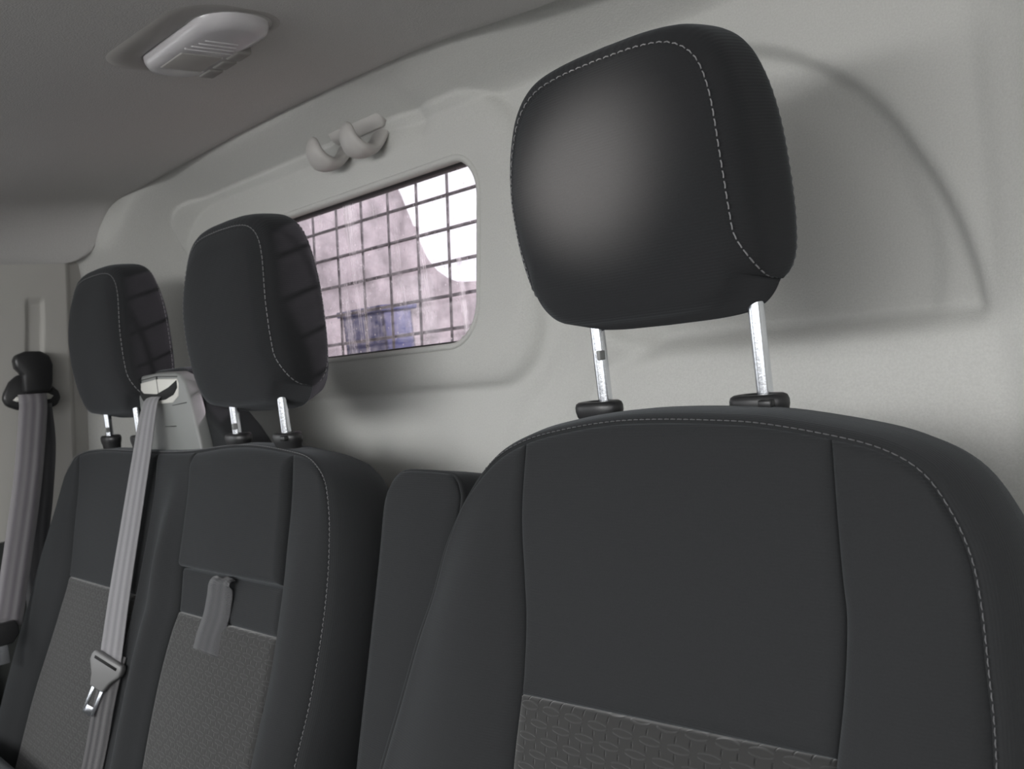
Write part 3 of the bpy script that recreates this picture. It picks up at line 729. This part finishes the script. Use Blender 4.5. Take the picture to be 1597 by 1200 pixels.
B_B = [(-1.576, -.120), (-1.566, -.193), (-1.571, -.283), (-1.578, -.352), (-1.592, -.441), (-1.612, -.607), (-1.62, -.72)]
B_C = [(-1.436, -.118), (-1.422, -.175), (-1.417, -.267), (-1.414, -.295), (-1.406, -.344), (-1.418, -.373), (-1.435, -.434), (-1.445, -.512), (-1.45, -.60), (-1.455, -.72)]
B_D = [(-1.136, -.118), (-1.123, -.182), (-1.118, -.232), (-1.112, -.279), (-1.110, -.338), (-1.113, -.397), (-1.122, -.448), (-1.129, -.497), (-1.14, -.6), (-1.15, -.72)]
oB = smooth_curve(B_OUT, 8); cA, cB, cC, cD = [smooth_curve(q, 6) for q in (B_A, B_B, B_C, B_D)]
jL, jA, jB, jC, jD, jR = split_out(oB, [(-2.006, -.17), B_A[0], B_B[0], B_C[0], B_D[0], (-1.060, -.143)])
for c_, j in ((cA, jA), (cB, jB), (cC, jC), (cD, jD)): c_[0] = oB[j]
zb = -.72
cushion_panel('left_bolster', PB, line(oB[0], cA[-1]), seg(oB, jL, jA), seg(oB, 0, jL), cA[::-1], M['cloth'], bench, lambda A_, B_, XZ: .018*np.sin(math.pi*A_)*sstep((1-B_)/.35))
cushion_panel('right_bolster', PB, line(cD[-1], oB[-1]), seg(oB, jD, jR), cD[::-1], seg(oB, len(oB)-1, jR), M['cloth'], bench, lambda A_, B_, XZ: .016*np.sin(math.pi*A_)*sstep((1-B_)/.35))
cushion_panel('middle_bolster', PB, line(cB[-1], cC[-1]), seg(oB, jB, jC), cB[::-1], cC[::-1], M['cloth'], bench, lambda A_, B_, XZ: (.020*np.exp(-((A_-.66)/.22)**2)-.006*np.exp(-((A_-.22)/.15)**2))*sstep((1-B_)/.3))
pa, pb = between(cA, -.343, zb), between(cB, -.341, zb); hs = line(pa[-1], pb[-1])
cushion_panel('outer_centre_panel', PB, hs, seg(oB, jA, jB), between(cA, cA[0, 1], -.343), between(cB, cB[0, 1], -.341), M['cloth'], bench, dome)
cushion_panel('outer_woven_panel', PB, line(pa[0], pb[0]), hs, pa, pb, M['woven'], bench, cen_w, g=.006)
g1, g2 = -.2825, -.2795
cushion_panel('inner_centre_panel', PB, line(between(cC, cC[0, 1], g1)[0], between(cD, cD[0, 1], g2)[0]), seg(oB, jC, jD), between(cC, cC[0, 1], g1), between(cD, cD[0, 1], g2), M['cloth'], bench, lambda A_, B_, XZ: .008+.004*np.sin(math.pi*A_)-.008*sstep((B_-.85)/.15), g=.012, roll=.012)
q1, q2 = between(cC, g1-.002, -.346), between(cD, g2-.002, -.342)
cushion_panel('folding_table_cover', PB, line(q1[0], q2[0]), line(q1[-1], q2[-1]), q1, q2, M['cloth'], bench, None, g=.008, roll=.012, tbase=-.001)
q1, q2 = between(cC, -.346, zb), between(cD, -.342, zb)
cushion_panel('inner_woven_panel', PB, line(q1[0], q2[0]), line(q1[-1], q2[-1]), q1, q2, M['woven'], bench, cen_w, g=.006)
bx, back = boxing('side_panel', PB, oB, bench, depth=.115, bulge=.024); close_back('back_panel', back, bench)
s0 = split_out(oB, [(-2.0, -.16)])[0]
stitches('stitching', PB, offset_curve(oB[s0:], .0032), -.0032, M['stitch'], bench)
# pull tab on the folded table
tp = [(-1.250, -.284, .000), (-1.252, -.290, .012), (-1.256, -.310, .010), (-1.262, -.335, .008), (-1.269, -.362, .010), (-1.272, -.383, .011)]
pts = np.array([PB((p[0], p[1]), p[2]) for p in tp]); pts = smooth_curve(pts, 6)
link_part('pull_strap', ribbon_mesh('t', pts, (1, .35, .0), np.interp(np.linspace(0, 1, len(pts)), [0, .3, 1], [.034, .046, .050]), .0022), M['tab'], bench)
for cx in (-1.76, -1.25):
    make_headrest(bench, (cx-.026, .684, ZC+.076), tilt=0, post_dx=.072, post_len=.07, scale=1.15, sx=1.03, post_dy=-.028, post_x=.026)
    for k, x in enumerate((cx-.072, cx+.072)): guide(bench, x, .657, ZC-.0995, ribbed=k == 1, s=.9)
link_part('seat_cushion', box_mesh('c', (-2.08, -.05, .30), (-1.08, .42, .475), .05, 5), M['cloth'], bench)
link_part('seat_base', box_mesh('c', (-2.0, .0, 0), (-1.1, .46, .31), .01), M['darktrim'], bench)

# belt outlet tower between the bench headrests
TY = .655
tp_ = [(-1.676, -.125), (-1.669, -.02), (-1.665, .001), (-1.652, .0095), (-1.58, .0120), (-1.508, .009), (-1.490, .004), (-1.476, -.008), (-1.463, -.054), (-1.452, -.103), (-1.449, -.125)]
tower = link_part('belt_outlet', prism_mesh('t', tp_, (0, TY, ZC), (1, 0, 0), (0, 0, 1), (0, 1, 0), .024, .005, 4), M['grey'], bench)
link_part('belt_slot_trim', prism_mesh('t', [(-1.657, -.003), (-1.58, .0015), (-1.502, -.0015), (-1.498, -.010), (-1.505, -.030), (-1.53, -.040), (-1.62, -.040), (-1.650, -.030), (-1.657, -.014)], (0, TY-.0015, ZC), (1, 0, 0), (0, 0, 1), (0, 1, 0), .006, .0015), M['greylight'], tower)
link_part('belt_slot', prism_mesh('t', [(-1.655, -.012), (-1.640, -.0205), (-1.586, -.0235), (-1.535, -.014), (-1.502, -.004), (-1.503, -.016), (-1.520, -.027), (-1.555, -.034), (-1.62, -.0355), (-1.645, -.033), (-1.653, -.025)], (0, TY-.0028, ZC), (1, 0, 0), (0, 0, 1), (0, 1, 0), .005, .0004, 1), M['blackmatt'], tower)
for poly in ([(-1.66, .0025), (-1.58, .0065), (-1.50, .0025), (-1.50, .0015), (-1.58, .0055), (-1.66, .0015)], [(-1.5805, .006), (-1.579, .006), (-1.579, -.024), (-1.5805, -.024)], [(-1.53, -.0435), (-1.478, -.0405), (-1.478, -.0415), (-1.53, -.0445)], [(-1.57, -.078), (-1.53, -.078), (-1.53, -.0792), (-1.57, -.0792)]):
    link_part('seam_line', prism_mesh('t', poly, (0, TY-.0020, ZC), (1, 0, 0), (0, 0, 1), (0, 1, 0), .003, 0), M['seal'], tower)
hump = [(-1.74, -.13), (-1.72, -.06), (-1.70, .0), (-1.68, .012), (-1.64, .016), (-1.54, .016), (-1.515, .010), (-1.49, -.02), (-1.455, -.06), (-1.41, -.092), (-1.37, -.13)]
link_part('tower_cover', prism_mesh('t', hump, (0, TY+.022, ZC), (1, 0, 0), (0, 0, 1), (0, 1, 0), .07, .01, 4), M['cloth'], bench)

# ------------------------------------------------------------------ middle belt
belt = empty('seat_belt', (-1.59, .64, ZC-.04), 'light grey seat belt hanging from the tower between the two bench headrests', 'seat belt')
bp = [(-1.592, .668, -.028), (-1.590, .653, -.028), (-1.588, .643, -.034), (-1.586, .632, -.06), (-1.586, .614, -.12), (-1.590, .585, -.22), (-1.592, .552, -.33), (-1.592, .520, -.442)]
bp = smooth_curve([(p[0], p[1], p[2]+ZC) for p in bp], 8)
link_part('webbing', ribbon_mesh('w', bp, np.stack([np.ones(len(bp)), np.linspace(.05, .45, len(bp)), np.zeros(len(bp))], -1), np.interp(np.linspace(0, 1, len(bp)), [0, .15, .5, 1], [.040, .040, .046, .047]), .0016), M['web'], belt)
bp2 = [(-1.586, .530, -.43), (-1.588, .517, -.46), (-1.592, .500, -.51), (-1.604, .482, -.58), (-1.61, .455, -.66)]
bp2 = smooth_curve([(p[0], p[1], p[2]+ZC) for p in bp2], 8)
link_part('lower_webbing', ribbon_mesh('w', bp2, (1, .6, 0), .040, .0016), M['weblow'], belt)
TM = Matrix.Translation((-1.590, .512, ZC-.448)) @ Matrix.Rotation(math.radians(22), 4, 'Z') @ Matrix.Rotation(math.radians(25), 4, 'Y') @ Matrix.Rotation(math.radians(-15), 4, 'X')
def local_prism(name, poly, y, d, mtx, bev=.002):
    me = prism_mesh(name, poly, (0, y, 0), (1, 0, 0), (0, 0, 1), (0, 1, 0), d, bev); me.transform(mtx); return me
tg = link_part('tongue', local_prism('t', [(-.033, .012), (-.030, .019), (.030, .019), (.033, .012), (.033, .002), (.020, -.016), (.0135, -.034), (-.0135, -.034), (-.020, -.016), (-.033, .002)], -.006, .013, TM, .003), M['tongue'], belt)
link_part('slot', local_prism('t', [(-.024, .0125), (.024, .0125), (.024, .008), (-.024, .008)], -.0068, .003, TM, 0), M['blackmatt'], tg)
bm = bmesh.new()
for poly in ([(-.012, -.032), (-.0065, -.032), (-.0065, -.074), (-.010, -.078), (-.012, -.074)], [(.0065, -.032), (.012, -.032), (.012, -.074), (.010, -.078), (.0065, -.074)],
             [(-.0066, -.064), (.0066, -.064), (.0066, -.0785), (-.0105, -.0785), (-.0105, -.074)], [(-.012, -.030), (.012, -.030), (.012, -.036), (-.012, -.036)]):
    me = local_prism('l', poly, -.001, .0024, TM, .0004); bm.from_mesh(me)
me = bpy.data.meshes.new('lp'); bm.to_mesh(me); bm.free(); link_part('latch_plate', me, M['chrome'], tg)

# ------------------------------------------------------------------ left belt on the pillar
pb_ = empty('seat_belt', (-2.02, .60, ZC), 'grey seat belt threaded through a black ring on the far left door pillar', 'seat belt')
xo = -2.045
def side_prism(name, poly, x, d, bev=.002):   # polygon in (y, z rel), thickness along +X
    return prism_mesh(name, poly, (x, 0, ZC), (0, 1, 0), (0, 0, 1), (1, 0, 0), d, bev)
ringp = link_part('pillar_ring', side_prism('r', [(.552, .030), (.568, .042), (.604, .042), (.620, .026), (.640, .002), (.643, -.012), (.634, -.026), (.614, -.032), (.560, -.026), (.541, -.016), (.536, -.002), (.540, .010)], xo, .016, .005), M['black'], pb_)
link_part('anchor_cover', side_prism('c', [(.562, .070), (.566, .080), (.585, .086), (.612, .084), (.628, .074), (.632, .055), (.627, .020), (.622, .004), (.572, .004), (.574, .040), (.563, .055)], xo+.006, .026, .006), M['black'], ringp)
link_part('ring_slot', side_prism('s', [(.553, -.006), (.560, .0), (.618, .0), (.628, -.006), (.622, -.012), (.560, -.010)], xo+.0145, .0025, 0), M['greylight'], ringp)
wp = smooth_curve([(xo+.020, .588, ZC+.002), (xo+.024, .587, ZC-.012), (xo+.024, .583, ZC-.04), (xo+.030, .556, ZC-.16), (xo+.036, .520, ZC-.29), (xo+.044, .480, ZC-.425)], 8)
link_part('webbing', ribbon_mesh('w', wp, (0, 1, 0), .052, .0018), M['webdark'], pb_)
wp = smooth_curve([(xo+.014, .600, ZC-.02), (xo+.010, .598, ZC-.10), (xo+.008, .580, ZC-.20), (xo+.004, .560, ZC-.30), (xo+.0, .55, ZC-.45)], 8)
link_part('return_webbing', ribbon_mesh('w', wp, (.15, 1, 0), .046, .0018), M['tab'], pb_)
TM2 = Matrix.Translation((xo+.05, .462, ZC-.440)) @ Matrix.Rotation(math.radians(90), 4, 'Z')
tg = link_part('tongue', local_prism('t', [(-.034, .012), (-.030, .022), (.030, .022), (.034, .012), (.034, -.004), (.020, -.020), (-.020, -.020), (-.034, -.004)], -.007, .014, TM2, .003), M['black'], pb_)
link_part('latch_plate', local_prism('t', [(-.012, -.018), (.012, -.018), (.012, -.055), (-.012, -.055)], -.001, .0025, TM2, .0005), M['chrome'], tg)

# ------------------------------------------------------------------ ceiling lamp
def ceil_z(x, y): return .385
LX, LY, LZ = -1.042, .541, ZC+.384
lamp = empty('dome_lamp', (LX, LY, LZ), 'white oblong interior lamp set in the grey ceiling, top left of the picture', 'ceiling lamp')
def slab(name, poly_rows, material, parent):
    P = np.array([[(LX+p[0], LY+p[1], LZ+z_) for p in poly] for poly, z_ in poly_rows]).transpose(1, 0, 2)
    n_ = P.shape[0]; me = gridmesh(name, P, closed=True); bm = bmesh.new(); bm.from_mesh(me); bm.verts.ensure_lookup_table(); k = P.shape[1]
    bm.faces.new([bm.verts[i*k+k-1] for i in range(n_)]); bmesh.ops.recalc_face_normals(bm, faces=bm.faces); bm.to_mesh(me); bm.free()
    return link_part(name, me, material, parent)
def sh(w_, h_, r, dx=0, dy_=0): return [(p[0]+dx, p[1]+dy_) for p in rrect(w_, h_, r, 8)]
bez = slab('bezel', [(sh(.268, .160, .06, .0, -.018), .012), (sh(.254, .146, .055, 0, -.016), -.001), (sh(.236, .124, .05, 0, -.011), -.0035), (sh(.214, .094, .042, 0, -.0), -.0035), (sh(.209, .090, .040, 0, -.0), .0)], M['lampbezel'], lamp)
ln_ = slab('lens', [(sh(.207, .088, .040), .002), (sh(.205, .086, .040), -.008), (sh(.197, .078, .036), -.014), (sh(.176, .058, .028), -.0175)], M['lens'], lamp)
link_part('lens_insert', box_mesh('i', (LX-.060, LY-.030, LZ-.0185), (LX+.000, LY+.022, LZ-.014), .002), M['lampbezel'], ln_)
for k in range(3):
    x = LX-.062+k*.036
    link_part('button', box_mesh('i', (x-.0155, LY+.026, LZ-.0195), (x+.0155, LY+.046, LZ-.008), .003), M['button'], lamp)
for k in range(4):
    link_part('lens_rib', box_mesh('i', (LX+.012+k*.011, LY-.032+.003*k, LZ-.0188), (LX+.0145+k*.011, LY+.026-.003*k, LZ-.015), .0008), M['lens'], ln_)

# ------------------------------------------------------------------ double coat hook
HX, HZ = -1.245, .342
hy = float(wallY(np.array([HX]), np.array([HZ]))[0])
hook = empty('coat_hook', (HX, hy, ZC+HZ), 'pale grey double coat hook fixed above the mesh window', 'coat hook')
me = prism_mesh('b', rrect(.140, .028, .012), (HX+.004, hy-.012, ZC+HZ+.008), (1, 0, 0), (0, -.6, 1), (0, 1, .6), .03, .004, 3)
link_part('mounting_plate', me, M['hook'], hook)
for dx in (-.05, .046):
    p = smooth_curve([(HX+dx, hy+.012, ZC+HZ+.002), (HX+dx, hy-.002, ZC+HZ-.022), (HX+dx, hy-.020, ZC+HZ-.036), (HX+dx, hy-.040, ZC+HZ-.035), (HX+dx, hy-.053, ZC+HZ-.020), (HX+dx, hy-.054, ZC+HZ-.004), (HX+dx, hy-.050, ZC+HZ+.003)], 6)
    u = np.linspace(0, 1, len(p)); rx = np.interp(u, [0, .15, .5, .75, .95, 1], [.020, .023, .026, .018, .008, .003]); ry = np.interp(u, [0, .2, .5, .75, 1], [.005, .007, .012, .008, .004])
    link_part('hook_arm', tube_mesh('h', p, rx, 18, True, ry), M['hook'], hook)
